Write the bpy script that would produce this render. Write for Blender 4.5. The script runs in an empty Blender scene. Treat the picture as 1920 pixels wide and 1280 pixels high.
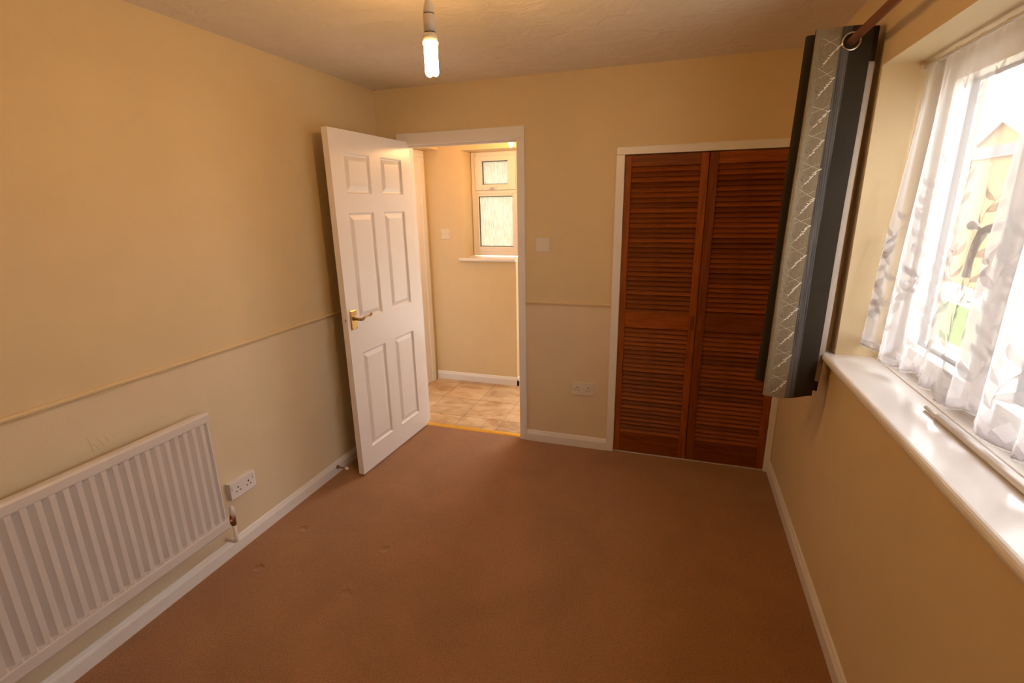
import bpy, bmesh, math, random
from mathutils import Vector, Matrix
random.seed(7)
sc = bpy.context.scene
COL = sc.collection

# ------------------------------------------------------------------ camera
CAM = Vector((1.92488446, -3.03157823, 1.58918368))
cr = Vector((0.94964046, 0.31288775, -0.01685955))
cu = Vector((-0.06806869, 0.25851681, 0.96360558))
cf = Vector((-0.30585886, 0.91393124, -0.26679588))
cam_d = bpy.data.cameras.new('camera'); cam = bpy.data.objects.new('camera', cam_d); COL.objects.link(cam)
cam_d.sensor_fit = 'HORIZONTAL'; cam_d.sensor_width = 36.0; cam_d.lens = 925.62 * 36.0 / 1920.0
cam_d.clip_start = 0.02; cam_d.clip_end = 200
cam.matrix_world = Matrix(((cr.x, cu.x, -cf.x, CAM.x), (cr.y, cu.y, -cf.y, CAM.y), (cr.z, cu.z, -cf.z, CAM.z), (0, 0, 0, 1)))
sc.camera = cam

# ------------------------------------------------------------------ light and exposure
SKY = 6.8
BULB = 370.0
BULB_COL = (1.0, 0.54, 0.165)
HALL_BULB = 540.0
HALL_COL = (1.0, 0.52, 0.20)
w = bpy.data.worlds.new('overcast_sky'); sc.world = w; w.use_nodes = True
bg = w.node_tree.nodes['Background']; bg.inputs[0].default_value = (1.0, 0.975, 0.98, 1); bg.inputs[1].default_value = SKY
vs = sc.view_settings
vs.view_transform = 'Standard'; vs.look = 'None'; vs.gamma = 1; vs.use_curve_mapping = False
vs.exposure = 0.17

# ------------------------------------------------------------------ materials
def newmat(name):
    m = bpy.data.materials.new(name); m.use_nodes = True
    nt = m.node_tree
    return m, nt, nt.nodes['Principled BSDF']

def ramp(nt, fac, c0, c1, p0=0.3, p1=0.7):
    r = nt.nodes.new('ShaderNodeValToRGB')
    r.color_ramp.elements[0].position = p0; r.color_ramp.elements[0].color = (*c0, 1)
    r.color_ramp.elements[1].position = p1; r.color_ramp.elements[1].color = (*c1, 1)
    nt.links.new(fac, r.inputs[0]); return r.outputs[0]

def noise(nt, scale, detail=3, stretch=(1, 1, 1), rough=0.55, dist=0.0, coord='Object', rot=(0, 0, 0)):
    tc = nt.nodes.new('ShaderNodeTexCoord'); mp = nt.nodes.new('ShaderNodeMapping')
    mp.inputs['Scale'].default_value = stretch; mp.inputs['Rotation'].default_value = rot
    n = nt.nodes.new('ShaderNodeTexNoise')
    n.inputs['Scale'].default_value = scale; n.inputs['Detail'].default_value = detail
    n.inputs['Roughness'].default_value = rough; n.inputs['Distortion'].default_value = dist
    nt.links.new(tc.outputs[coord], mp.inputs[0]); nt.links.new(mp.outputs[0], n.inputs['Vector'])
    return n.outputs['Fac']

def bump(nt, b, h, strength=0.3, dist=0.002):
    bp = nt.nodes.new('ShaderNodeBump'); bp.inputs['Strength'].default_value = strength; bp.inputs['Distance'].default_value = dist
    nt.links.new(h, bp.inputs['Height']); nt.links.new(bp.outputs[0], b.inputs['Normal']); return bp

def plain(name, col, rough=0.5, metal=0.0, var=0.04, vscale=6, bstr=0.0, bscale=200, bdist=0.0005, coat=0.0, spec=0.5):
    m, nt, b = newmat(name)
    c0 = tuple(max(0, c * (1 - var)) for c in col); c1 = tuple(min(1, c * (1 + var)) for c in col)
    nt.links.new(ramp(nt, noise(nt, vscale), c0, c1), b.inputs['Base Color'])
    b.inputs['Roughness'].default_value = rough; b.inputs['Metallic'].default_value = metal
    b.inputs['Specular IOR Level'].default_value = spec
    if coat: b.inputs['Coat Weight'].default_value = coat; b.inputs['Coat Roughness'].default_value = 0.15
    if bstr: bump(nt, b, noise(nt, bscale, 2), bstr, bdist)
    return m

def emis(name, col, strength):
    m = bpy.data.materials.new(name); m.use_nodes = True; nt = m.node_tree
    b = nt.nodes['Principled BSDF']; b.inputs['Base Color'].default_value = (0.8, 0.8, 0.8, 1)
    b.inputs['Emission Color'].default_value = (*col, 1); b.inputs['Emission Strength'].default_value = strength
    return m

WALL_UP = (0.71, 0.56, 0.335)
WALL_LOW = (0.73, 0.605, 0.42)
M = {}
M['wall'] = plain('cream_yellow_paint', WALL_UP, 0.62, bstr=0.25, bscale=260, bdist=0.0012, var=0.02)
M['wall_low'] = plain('pale_cream_paint', WALL_LOW, 0.62, bstr=0.35, bscale=180, bdist=0.0015, var=0.02)
M['white'] = plain('white_gloss_paint', (0.80, 0.77, 0.75), 0.30, var=0.015, bstr=0.08, bscale=60)
M['white_door'] = plain('white_satin_door_paint', (0.82, 0.77, 0.75), 0.33, var=0.015, bstr=0.10, bscale=90)
M['white_sill'] = plain('white_gloss_sill_paint', (0.82, 0.80, 0.80), 0.16, var=0.01, bstr=0.25, bscale=22, bdist=0.0012)
M['upvc'] = plain('white_window_plastic', (0.82, 0.80, 0.78), 0.30, var=0.01)
M['plastic'] = plain('white_socket_plastic', (0.78, 0.74, 0.74), 0.35, var=0.01)
M['ivory'] = plain('cream_plastic', (0.74, 0.67, 0.56), 0.4, var=0.01)
M['dark'] = plain('dark_slot', (0.02, 0.015, 0.012), 0.7)
M['gasket'] = plain('black_rubber_gasket', (0.05, 0.05, 0.055), 0.6)
M['rad'] = plain('radiator_enamel', (0.70, 0.65, 0.625), 0.33, var=0.01)
M['brass'] = plain('worn_brass', (0.70, 0.47, 0.18), 0.28, 1.0, var=0.12, vscale=60)
M['dark_brass'] = plain('tarnished_brass', (0.34, 0.21, 0.11), 0.35, 1.0, var=0.2, vscale=80)
M['copper'] = plain('tarnished_copper', (0.36, 0.19, 0.12), 0.38, 0.9, var=0.2, vscale=80)
M['chrome'] = plain('brushed_steel', (0.62, 0.60, 0.57), 0.22, 1.0, var=0.05)
M['gold'] = plain('gold_threshold_metal', (0.95, 0.58, 0.10), 0.32, 0.75, var=0.05)
M['rubber_white'] = plain('white_rubber', (0.75, 0.68, 0.60), 0.6)
M['pipe'] = plain('painted_pipe', (0.78, 0.73, 0.69), 0.4)
M['grey_handle'] = plain('grey_window_handle_metal', (0.46, 0.45, 0.42), 0.35, 0.3)
M['bulb'] = emis('lit_tube', BULB_COL, BULB)
M['bulb_collar'] = emis('lit_tube_collar', BULB_COL, 14.0)
M['hall_bulb'] = emis('lit_candle_bulb', HALL_COL, HALL_BULB)
M['flex'] = plain('white_flex', (0.75, 0.72, 0.68), 0.5)
M['lampholder'] = plain('white_lampholder_plastic', (0.76, 0.71, 0.64), 0.4)
M['ring'] = plain('lampholder_seam', (0.16, 0.11, 0.07), 0.6)

def make_ceiling_mat():
    m, nt, b = newmat('textured_ceiling_plaster')
    b.inputs['Base Color'].default_value = (0.72, 0.66, 0.60, 1); b.inputs['Roughness'].default_value = 0.75
    n1 = noise(nt, 7.5, 3, dist=0.8); n2 = noise(nt, 85, 4, stretch=(1, 1.7, 1), dist=1.5, rough=0.65)
    msk = nt.nodes.new('ShaderNodeMapRange'); msk.inputs['From Min'].default_value = 0.42; msk.inputs['From Max'].default_value = 0.62
    nt.links.new(n1, msk.inputs[0])
    mu = nt.nodes.new('ShaderNodeMath'); mu.operation = 'MULTIPLY'
    nt.links.new(msk.outputs[0], mu.inputs[0]); nt.links.new(n2, mu.inputs[1])
    bump(nt, b, mu.outputs[0], 0.75, 0.006)
    nt.links.new(ramp(nt, n1, (0.81, 0.73, 0.635), (0.86, 0.785, 0.67), 0.35, 0.65), b.inputs['Base Color'])
    return m
M['ceiling'] = make_ceiling_mat()

DENTS = [(0.191, -1.588), (0.189, -1.291), (0.682, -1.305), (0.68, -1.602)]
def make_carpet():
    m, nt, b = newmat('brown_twist_pile_carpet')
    L = nt.links.new
    fine = noise(nt, 230, 3, rough=0.75); mid = noise(nt, 60, 4, stretch=(2.4, 1, 1), rough=0.75, dist=1.0); big = noise(nt, 3.0, 3, dist=0.5)
    c1 = ramp(nt, fine, (0.155, 0.060, 0.016), (0.66, 0.305, 0.105), 0.33, 0.69)
    c2 = ramp(nt, mid, (0.27, 0.108, 0.030), (0.47, 0.212, 0.070), 0.35, 0.66)
    mx = nt.nodes.new('ShaderNodeMix'); mx.data_type = 'RGBA'; mx.inputs[0].default_value = 0.40
    L(c1, mx.inputs[6]); L(c2, mx.inputs[7])
    mx2 = nt.nodes.new('ShaderNodeMix'); mx2.data_type = 'RGBA'; mx2.blend_type = 'MULTIPLY'; mx2.inputs[0].default_value = 1.0
    L(mx.outputs[2], mx2.inputs[6]); L(ramp(nt, big, (0.86, 0.84, 0.82), (1, 1, 1), 0.35, 0.65), mx2.inputs[7])
    L(mx2.outputs[2], b.inputs['Base Color'])
    b.inputs['Roughness'].default_value = 0.95; b.inputs['Specular IOR Level'].default_value = 0.1
    b.inputs['Sheen Weight'].default_value = 0.25; b.inputs['Sheen Roughness'].default_value = 0.6
    add = nt.nodes.new('ShaderNodeMath'); add.operation = 'ADD'; L(fine, add.inputs[0]); L(mid, add.inputs[1])
    # furniture foot dents: rings pressed into the pile (relief only)
    tc = nt.nodes.new('ShaderNodeTexCoord'); warp = noise(nt, 40, 2)
    last = add.outputs[0]
    for (x, y) in DENTS:
        d = nt.nodes.new('ShaderNodeVectorMath'); d.operation = 'DISTANCE'; L(tc.outputs['Object'], d.inputs[0]); d.inputs[1].default_value = (x, y, 0)
        wv = nt.nodes.new('ShaderNodeMath'); wv.operation = 'MULTIPLY_ADD'; L(warp, wv.inputs[0]); wv.inputs[1].default_value = 0.03; L(d.outputs['Value'], wv.inputs[2])
        mr = nt.nodes.new('ShaderNodeMapRange'); mr.inputs['From Min'].default_value = 0.020; mr.inputs['From Max'].default_value = 0.046
        mr.inputs['To Min'].default_value = -2.6; mr.inputs['To Max'].default_value = 0.0; mr.interpolation_type = 'SMOOTHSTEP'
        L(wv.outputs[0], mr.inputs[0])
        a = nt.nodes.new('ShaderNodeMath'); a.operation = 'ADD'; L(last, a.inputs[0]); L(mr.outputs[0], a.inputs[1]); last = a.outputs[0]
    bump(nt, b, last, 0.8, 0.004)
    return m
M['carpet'] = make_carpet()

def make_wood(name, c0, c1, axis):
    m, nt, b = newmat(name)
    st = [14, 14, 14]; st[axis] = 0.9
    n = noise(nt, 5, 5, stretch=tuple(st), rough=0.65, dist=0.8)
    geo = nt.nodes.new('ShaderNodeObjectInfo')
    hsv = nt.nodes.new('ShaderNodeHueSaturation')
    mr = nt.nodes.new('ShaderNodeMapRange'); mr.inputs['To Min'].default_value = 0.72; mr.inputs['To Max'].default_value = 1.3
    nt.links.new(geo.outputs['Random'], mr.inputs[0]); nt.links.new(mr.outputs[0], hsv.inputs['Value'])
    nt.links.new(ramp(nt, n, c0, c1, 0.3, 0.7), hsv.inputs['Color'])
    nt.links.new(hsv.outputs[0], b.inputs['Base Color'])
    b.inputs['Roughness'].default_value = 0.5; b.inputs['Specular IOR Level'].default_value = 0.25
    bump(nt, b, n, 0.2, 0.001)
    return m
M['wood_v'] = make_wood('red_brown_stained_wood_upright_grain', (0.15, 0.033, 0.004), (0.30, 0.078, 0.009), 2)
M['wood_h'] = make_wood('red_brown_stained_wood_level_grain', (0.15, 0.033, 0.004), (0.30, 0.078, 0.009), 0)
M['pole'] = make_wood('varnished_brown_pole_wood', (0.20, 0.065, 0.022), (0.32, 0.11, 0.04), 1)

def make_tile():
    m, nt, b = newmat('mottled_tan_floor_tile')
    n = noise(nt, 5.5, 5, stretch=(1, 1.6, 1), rough=0.6, dist=0.7, rot=(0, 0, 0.6))
    oi = nt.nodes.new('ShaderNodeObjectInfo')
    r = nt.nodes.new('ShaderNodeValToRGB'); e = r.color_ramp.elements
    e[0].position = 0.3; e[0].color = (0.42, 0.23, 0.11, 1); e[1].position = 0.72; e[1].color = (0.74, 0.56, 0.37, 1)
    x = r.color_ramp.elements.new(0.5); x.color = (0.60, 0.40, 0.22, 1)
    nt.links.new(n, r.inputs[0])
    hsv = nt.nodes.new('ShaderNodeHueSaturation'); mr = nt.nodes.new('ShaderNodeMapRange'); mr.inputs['To Min'].default_value = 0.9; mr.inputs['To Max'].default_value = 1.12
    nt.links.new(oi.outputs['Random'], mr.inputs[0]); nt.links.new(mr.outputs[0], hsv.inputs['Value'])
    nt.links.new(r.outputs[0], hsv.inputs['Color']); nt.links.new(hsv.outputs[0], b.inputs['Base Color'])
    b.inputs['Roughness'].default_value = 0.38
    return m
M['tile'] = make_tile()
M['grout'] = plain('brown_grout', (0.30, 0.20, 0.13), 0.9)

def make_net(name, opac, col, trans=0.6):
    m = bpy.data.materials.new(name); m.use_nodes = True; nt = m.node_tree
    for n in list(nt.nodes):
        if n.type != 'OUTPUT_MATERIAL': nt.nodes.remove(n)
    out = [n for n in nt.nodes][0]
    t = nt.nodes.new('ShaderNodeBsdfTransparent'); tl = nt.nodes.new('ShaderNodeBsdfTranslucent'); df = nt.nodes.new('ShaderNodeBsdfDiffuse')
    tl.inputs[0].default_value = (*col, 1); df.inputs[0].default_value = (*col, 1)
    mx = nt.nodes.new('ShaderNodeMixShader'); mx.inputs[0].default_value = trans
    nt.links.new(df.outputs[0], mx.inputs[1]); nt.links.new(tl.outputs[0], mx.inputs[2])
    # sheer cloth gets denser where it is seen edge on
    lw = nt.nodes.new('ShaderNodeLayerWeight'); lw.inputs[0].default_value = 0.35
    mr = nt.nodes.new('ShaderNodeMapRange'); mr.inputs['To Min'].default_value = opac; mr.inputs['To Max'].default_value = min(0.95, opac + 0.30)
    nt.links.new(lw.outputs['Facing'], mr.inputs[0])
    m2 = nt.nodes.new('ShaderNodeMixShader')
    nt.links.new(mr.outputs[0], m2.inputs[0]); nt.links.new(t.outputs[0], m2.inputs[1]); nt.links.new(mx.outputs[0], m2.inputs[2])
    nt.links.new(m2.outputs[0], out.inputs[0])
    return m
M['net'] = make_net('sheer_white_net', 0.36, (0.78, 0.76, 0.77))
M['net_leaf'] = make_net('woven_leaf_motif', 0.56, (0.54, 0.505, 0.51), 0.5)
M['net_border'] = make_net('woven_border_motif', 0.78, (0.74, 0.71, 0.72), 0.55)

def make_glass(name, tint=(0.97, 0.985, 0.98)):
    m = bpy.data.materials.new(name); m.use_nodes = True; nt = m.node_tree
    for n in list(nt.nodes):
        if n.type != 'OUTPUT_MATERIAL': nt.nodes.remove(n)
    out = [n for n in nt.nodes][0]
    t = nt.nodes.new('ShaderNodeBsdfTransparent'); t.inputs[0].default_value = (*tint, 1)
    g = nt.nodes.new('ShaderNodeBsdfGlossy'); g.inputs['Roughness'].default_value = 0.02
    f = nt.nodes.new('ShaderNodeFresnel'); f.inputs[0].default_value = 1.45
    mx = nt.nodes.new('ShaderNodeMixShader')
    ge = nt.nodes.new('ShaderNodeNewGeometry'); inv = nt.nodes.new('ShaderNodeMath'); inv.operation = 'SUBTRACT'; inv.inputs[0].default_value = 1.0
    nt.links.new(ge.outputs['Backfacing'], inv.inputs[1])
    ml = nt.nodes.new('ShaderNodeMath'); ml.operation = 'MULTIPLY'; nt.links.new(inv.outputs[0], ml.inputs[0]); nt.links.new(f.outputs[0], ml.inputs[1])
    nt.links.new(ml.outputs[0], mx.inputs[0]); nt.links.new(t.outputs[0], mx.inputs[1]); nt.links.new(g.outputs[0], mx.inputs[2])
    nt.links.new(mx.outputs[0], out.inputs[0]); return m
M['glass'] = make_glass('clear_glass')

def make_obscure(nm, c_lo, c_hi, clear):
    m = bpy.data.materials.new(nm); m.use_nodes = True; nt = m.node_tree
    for n in list(nt.nodes):
        if n.type != 'OUTPUT_MATERIAL': nt.nodes.remove(n)
    out = [n for n in nt.nodes][0]
    tl = nt.nodes.new('ShaderNodeBsdfTranslucent'); t = nt.nodes.new('ShaderNodeBsdfTransparent'); g = nt.nodes.new('ShaderNodeBsdfGlossy')
    g.inputs['Roughness'].default_value = 0.15
    n = noise(nt, 12, 4, stretch=(12, 1, 1.2), rough=0.7, dist=0.4)
    c = ramp(nt, n, c_lo, c_hi, 0.3, 0.7)
    nt.links.new(c, tl.inputs[0]); nt.links.new(c, t.inputs[0])
    mx = nt.nodes.new('ShaderNodeMixShader'); mx.inputs[0].default_value = clear
    nt.links.new(tl.outputs[0], mx.inputs[1]); nt.links.new(t.outputs[0], mx.inputs[2])
    m2 = nt.nodes.new('ShaderNodeMixShader'); m2.inputs[0].default_value = 0.05
    nt.links.new(mx.outputs[0], m2.inputs[1]); nt.links.new(g.outputs[0], m2.inputs[2])
    bp = nt.nodes.new('ShaderNodeBump'); bp.inputs['Distance'].default_value = 0.002; nt.links.new(n, bp.inputs['Height']); nt.links.new(bp.outputs[0], g.inputs['Normal'])
    nt.links.new(m2.outputs[0], out.inputs[0]); return m
M['obscure'] = make_obscure('rain_pattern_obscure_glass', (0.36, 0.35, 0.28), (0.60, 0.585, 0.51), 0.11)

def make_fabric(name, c0, c1, axis_stretch=(1, 1, 1), scale=300, rough=0.8, b_=0.3, sheen=0.1):
    m, nt, b = newmat(name)
    n = noise(nt, scale, 3, stretch=axis_stretch, rough=0.7)
    nt.links.new(ramp(nt, n, c0, c1, 0.35, 0.65), b.inputs['Base Color'])
    b.inputs['Roughness'].default_value = rough; b.inputs['Sheen Weight'].default_value = sheen
    b.inputs['Specular IOR Level'].default_value = 0.2
    bump(nt, b, n, b_, 0.0006); return m
M['taupe'] = make_fabric('taupe_satin_cloth', (0.22, 0.18, 0.115), (0.30, 0.25, 0.17), (1, 1, 0.3), 260, 0.5)
M['grey_rib'] = make_fabric('grey_ribbed_stripe_cloth', (0.030, 0.028, 0.028), (0.17, 0.16, 0.155), (3, 1, 0.02), 160, 0.8, 0.7, 0.0)
M['black_cloth'] = make_fabric('charcoal_stripe_cloth', (0.030, 0.023, 0.016), (0.044, 0.034, 0.025), (1, 1, 1), 300, 0.9, 0.3, 0.0)
M['lining'] = make_fabric('beige_lining_cloth', (0.42, 0.34, 0.27), (0.50, 0.41, 0.33), (1, 1, 1), 300, 0.8)
M['thread'] = plain('white_embroidery_thread', (0.80, 0.76, 0.68), 0.45)
M['thread_dark'] = plain('grey_embroidery_thread', (0.10, 0.09, 0.08), 0.5)
# outside
M['grass'] = plain('lawn_grass', (0.17, 0.25, 0.085), 0.9, var=0.3, vscale=12, bstr=0.6, bscale=60, bdist=0.02)
M['paving'] = plain('pale_paving', (0.62, 0.58, 0.52), 0.8, var=0.08)
M['gravel'] = plain('tan_path_gravel', (0.58, 0.42, 0.27), 0.9, var=0.1)
M['buff'] = plain('buff_brick', (0.40, 0.255, 0.135), 0.85, var=0.12, vscale=20)
M['fascia'] = plain('grey_fascia_board', (0.17, 0.175, 0.185), 0.6)
M['bargeboard'] = plain('white_bargeboard', (0.8, 0.8, 0.78), 0.5)
M['roof_tile'] = plain('brown_roof_tile', (0.35, 0.24, 0.18), 0.85, var=0.15, vscale=30)
M['brick_out'] = plain('outer_brick', (0.45, 0.28, 0.18), 0.9, var=0.15, vscale=20)
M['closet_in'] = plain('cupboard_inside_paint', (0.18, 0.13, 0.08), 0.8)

# ------------------------------------------------------------------ mesh helpers
class MB:
    def __init__(s): s.v = []; s.f = []; s.m = []; s.sm = []
    def face(s, idx, mi=0, sm=False): s.f.append(tuple(idx)); s.m.append(mi); s.sm.append(sm)
    def box(s, x0, x1, y0, y1, z0, z1, mi=0, T=None):
        b = len(s.v)
        pts = [(x0, y0, z0), (x1, y0, z0), (x1, y1, z0), (x0, y1, z0), (x0, y0, z1), (x1, y0, z1), (x1, y1, z1), (x0, y1, z1)]
        if T: pts = [tuple(T @ Vector(p)) for p in pts]
        s.v += pts
        for q in ((0, 3, 2, 1), (4, 5, 6, 7), (0, 1, 5, 4), (1, 2, 6, 5), (2, 3, 7, 6), (3, 0, 4, 7)): s.face([b + i for i in q], mi)
        return s
    def sweep(s, profile, axis, a0, a1, mi=0, sm=False):
        """closed profile of (p, q) swept along axis; axis 0: (p,q)=(y,z); 1: (x,z); 2: (x,y)"""
        b = len(s.v); n = len(profile)
        def P(p, q, t): return (t, p, q) if axis == 0 else ((p, t, q) if axis == 1 else (p, q, t))
        for t in (a0, a1):
            for p, q in profile: s.v.append(P(p, q, t))
        for i in range(n):
            j = (i + 1) % n; s.face((b + i, b + j, b + n + j, b + n + i), mi, sm)
        s.face([b + i for i in range(n)][::-1], mi); s.face([b + n + i for i in range(n)], mi)
        return s
    def tube(s, pts, rad, seg=12, mi=0, caps=True):
        pts = [Vector(p) for p in pts]; n = len(pts)
        rads = rad if isinstance(rad, (list, tuple)) else [rad] * n
        b = len(s.v); ref = None
        for i, p in enumerate(pts):
            d = (pts[min(i + 1, n - 1)] - pts[max(i - 1, 0)]).normalized()
            if ref is None: ref = Vector((0, 0, 1)) if abs(d.z) < 0.9 else Vector((1, 0, 0))
            a = d.cross(ref).normalized(); c = a.cross(d).normalized(); ref = c
            for k in range(seg):
                t = 2 * math.pi * k / seg; s.v.append(tuple(p + (a * math.cos(t) + c * math.sin(t)) * rads[i]))
        for i in range(n - 1):
            for k in range(seg):
                k2 = (k + 1) % seg; s.face((b + i * seg + k, b + i * seg + k2, b + (i + 1) * seg + k2, b + (i + 1) * seg + k), mi, True)
        if caps:
            s.face([b + k for k in range(seg)][::-1], mi); s.face([b + (n - 1) * seg + k for k in range(seg)], mi)
        return s
    def lathe(s, prof, c=(0, 0, 0), seg=24, mi=0, M3=None):
        """prof: (radius, height) list around local z at c"""
        b = len(s.v); c = Vector(c)
        for r, h in prof:
            for k in range(seg):
                t = 2 * math.pi * k / seg; p = Vector((r * math.cos(t), r * math.sin(t), h))
                if M3: p = M3 @ p
                s.v.append(tuple(p + c))
        for i in range(len(prof) - 1):
            for k in range(seg):
                k2 = (k + 1) % seg; s.face((b + i * seg + k, b + i * seg + k2, b + (i + 1) * seg + k2, b + (i + 1) * seg + k), mi, True)
        s.face([b + k for k in range(seg)][::-1], mi); s.face([b + (len(prof) - 1) * seg + k for k in range(seg)], mi)
        return s
    def build(s, name, mats, parent=None, bevel=0.0, segs=2, fix=True):
        me = bpy.data.meshes.new(name); me.from_pydata(s.v, [], s.f)
        mats = mats if isinstance(mats, (list, tuple)) else [mats]
        for m in mats: me.materials.append(M[m] if isinstance(m, str) else m)
        me.polygons.foreach_set('material_index', s.m); me.polygons.foreach_set('use_smooth', s.sm)
        if fix:
            bm = bmesh.new(); bm.from_mesh(me); bmesh.ops.recalc_face_normals(bm, faces=bm.faces); bm.to_mesh(me); bm.free()
        me.update()
        o = bpy.data.objects.new(name, me); COL.objects.link(o)
        if parent: o.parent = parent
        if bevel:
            md = o.modifiers.new('edge', 'BEVEL'); md.width = bevel; md.segments = segs; md.limit_method = 'ANGLE'; md.angle_limit = math.radians(40)
        return o

def empty(name, loc=(0, 0, 0), rz=0.0):
    o = bpy.data.objects.new(name, None); COL.objects.link(o); o.location = loc; o.rotation_euler = (0, 0, rz); o.empty_display_size = 0.05; return o
def tag(o, label, cat=None, group=None, kind=None):
    o['label'] = label
    if cat: o['category'] = cat
    if group: o['group'] = group
    if kind: o['kind'] = kind
    return o
def struct(o, label): return tag(o, label, kind='structure')

# ------------------------------------------------------------------ dimensions
W, H, DA = 2.543, 2.3083, 0.977
DX0, DX1, DH = 0.193, 0.9634, 1.972          # doorway opening
CX0, CX1, CH = 1.6085, 2.507, 1.850          # cupboard opening
WY0, WY1, WZ0, WZ1 = -2.75, -0.866, 0.999, 2.024   # window reveal
YF = -3.75

# floor
b = MB().box(-0.02, W + 0.02, YF, 0.03, -0.05, 0.0); b.build('floor', 'carpet')
struct(bpy.data.objects['floor'], 'brown twist pile carpet floor with four furniture dents near the radiator')
# ceiling
struct(MB().box(-0.1, W + 0.3, YF - 0.1, 0.1, H, H + 0.08).build('ceiling', 'ceiling'), 'textured plaster ceiling of the bedroom, swirled and off-white')
# left wall
lw = MB().box(-0.1, 0, YF - 0.1, 0.1, -0.05, DA, 1).box(-0.1, 0, YF - 0.1, 0.1, DA, H, 0).build('wall_left', ['wall', 'wall_low'])
struct(lw, 'long cream wall on the left behind the radiator, paler below its dado rail')
cre = MB()
for (y0, z0, y1, z1, r) in [(-1.993, 0.765, -2.006, 0.835, 0.0016), (-1.975, 0.768, -1.995, 0.800, 0.0014), (-1.955, 0.772, -1.978, 0.812, 0.0014), (-1.938, 0.778, -1.955, 0.815, 0.0012), (-1.915, 0.785, -1.930, 0.808, 0.0010)]:
    pts = [(0.0001, y0 + (y1 - y0) * t + 0.003 * math.sin(t * 3), z0 + (z1 - z0) * t) for t in [i / 8 for i in range(9)]]
    cre.tube(pts, [r * 0.7 * (0.25 + math.sin(math.pi * (0.12 + 0.88 * i / 8)) * 1.0) for i in range(9)], 8)
cre.build('wallpaper_crease', 'wall_low', lw)
# back wall
bw = MB()
def wseg(x0, x1, z0, z1, y0=0.0, y1=0.1):
    if z0 < DA < z1: bw.box(x0, x1, y0, y1, z0, DA, 1); bw.box(x0, x1, y0, y1, DA, z1, 0)
    else: bw.box(x0, x1, y0, y1, z0, z1, 0 if z0 >= DA else 1)
wseg(0, DX0 - 0.018, 0, H); wseg(DX0 - 0.018, DX1 + 0.018, DH + 0.018, H); wseg(DX1 + 0.018, CX0 - 0.004, 0, H)
wseg(CX0 - 0.004, CX1 + 0.004, CH + 0.004, H); wseg(CX1 + 0.004, W + 0.3, 0, H)
struct(bw.build('wall_back', ['wall', 'wall_low']), 'cream far wall with the doorway and the louvred cupboard')
# front wall (behind the camera)
struct(MB().box(-0.1, W + 0.3, YF - 0.1, YF, -0.05, H).build('wall_front', 'wall'), 'cream wall behind the viewer')
# right wall with window opening
rw = MB()
rw.box(W, W + 0.27, YF, 0.0, -0.05, WZ0 - 0.03); rw.box(W, W + 0.27, YF, 0.0, WZ1, H)
rw.box(W, W + 0.27, WY1, 0.0, WZ0 - 0.03, WZ1); rw.box(W, W + 0.27, YF, WY0, WZ0 - 0.03, WZ1)
rwo = rw.build('wall_right', 'wall'); struct(rwo, 'cream window wall on the right with a deep window recess')
MB().box(W + 0.27, W + 0.30, YF - 0.3, 1.6, -0.4, WZ0 - 0.03).box(W + 0.27, W + 0.30, YF - 0.3, 1.6, WZ1, 2.5).box(W + 0.27, W + 0.30, WY1, 1.6, WZ0 - 0.03, WZ1).box(W + 0.27, W + 0.30, YF - 0.3, WY0, WZ0 - 0.03, WZ1).build('outer_brickwork', 'brick_out', rwo)

# cupboard inside
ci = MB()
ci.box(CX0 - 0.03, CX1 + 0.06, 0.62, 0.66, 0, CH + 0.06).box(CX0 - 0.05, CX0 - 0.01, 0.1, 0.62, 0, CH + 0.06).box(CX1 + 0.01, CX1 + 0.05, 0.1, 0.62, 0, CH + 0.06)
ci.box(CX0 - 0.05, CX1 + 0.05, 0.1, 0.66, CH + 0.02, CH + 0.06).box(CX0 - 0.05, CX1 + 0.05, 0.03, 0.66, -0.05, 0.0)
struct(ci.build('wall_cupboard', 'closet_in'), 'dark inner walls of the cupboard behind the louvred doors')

# baseboards
def bb_prof(sign, base): # profile in (offset, z): thickness 16 mm, height 76 mm with a rounded top
    t = 0.016
    return [(base, 0.0), (base + sign * t, 0.0), (base + sign * t, 0.052), (base + sign * (t - 0.003), 0.060), (base + sign * 0.010, 0.065), (base + sign * 0.008, 0.072), (base + sign * 0.004, 0.0765), (base, 0.0775)]
struct(MB().sweep(bb_prof(1, 0), 1, YF, -0.0).build('baseboard_left', 'white'), 'white skirting board along the left wall below the radiator')
struct(MB().sweep(bb_prof(-1, W), 1, YF, 0.0).build('baseboard_right', 'white'), 'white skirting board along the right wall below the window')
struct(MB().sweep(bb_prof(-1, 0), 0, 1.0126, 1.5593).build('baseboard_back', 'white'), 'short white skirting board between doorway and cupboard')
struct(MB().sweep(bb_prof(-1, 0), 0, 0.016, 0.1476).build('baseboard_back.001', 'white'), 'stub of white skirting board in the corner behind the open door')
# dado rails
def dado(base, sign): 
    return [(base, DA - 0.013), (base + sign * 0.004, DA - 0.013), (base + sign * 0.006, DA - 0.006), (base + sign * 0.012, DA - 0.002), (base + sign * 0.013, DA + 0.005), (base + sign * 0.008, DA + 0.011), (base, DA + 0.013)]
struct(MB().sweep(dado(0, 1), 1, YF, 0.0).build('trim_left', 'wall'), 'painted dado rail running along the left wall')
struct(MB().sweep(dado(0, -1), 0, 1.0126, 1.5593).build('trim_back', 'wall'), 'short painted dado rail between doorway and cupboard')
struct(MB().sweep(dado(0, -1), 0, 0.013, 0.1476).build('trim_back.001', 'wall_low'), 'stub of dado rail in the corner behind the open door')

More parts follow.
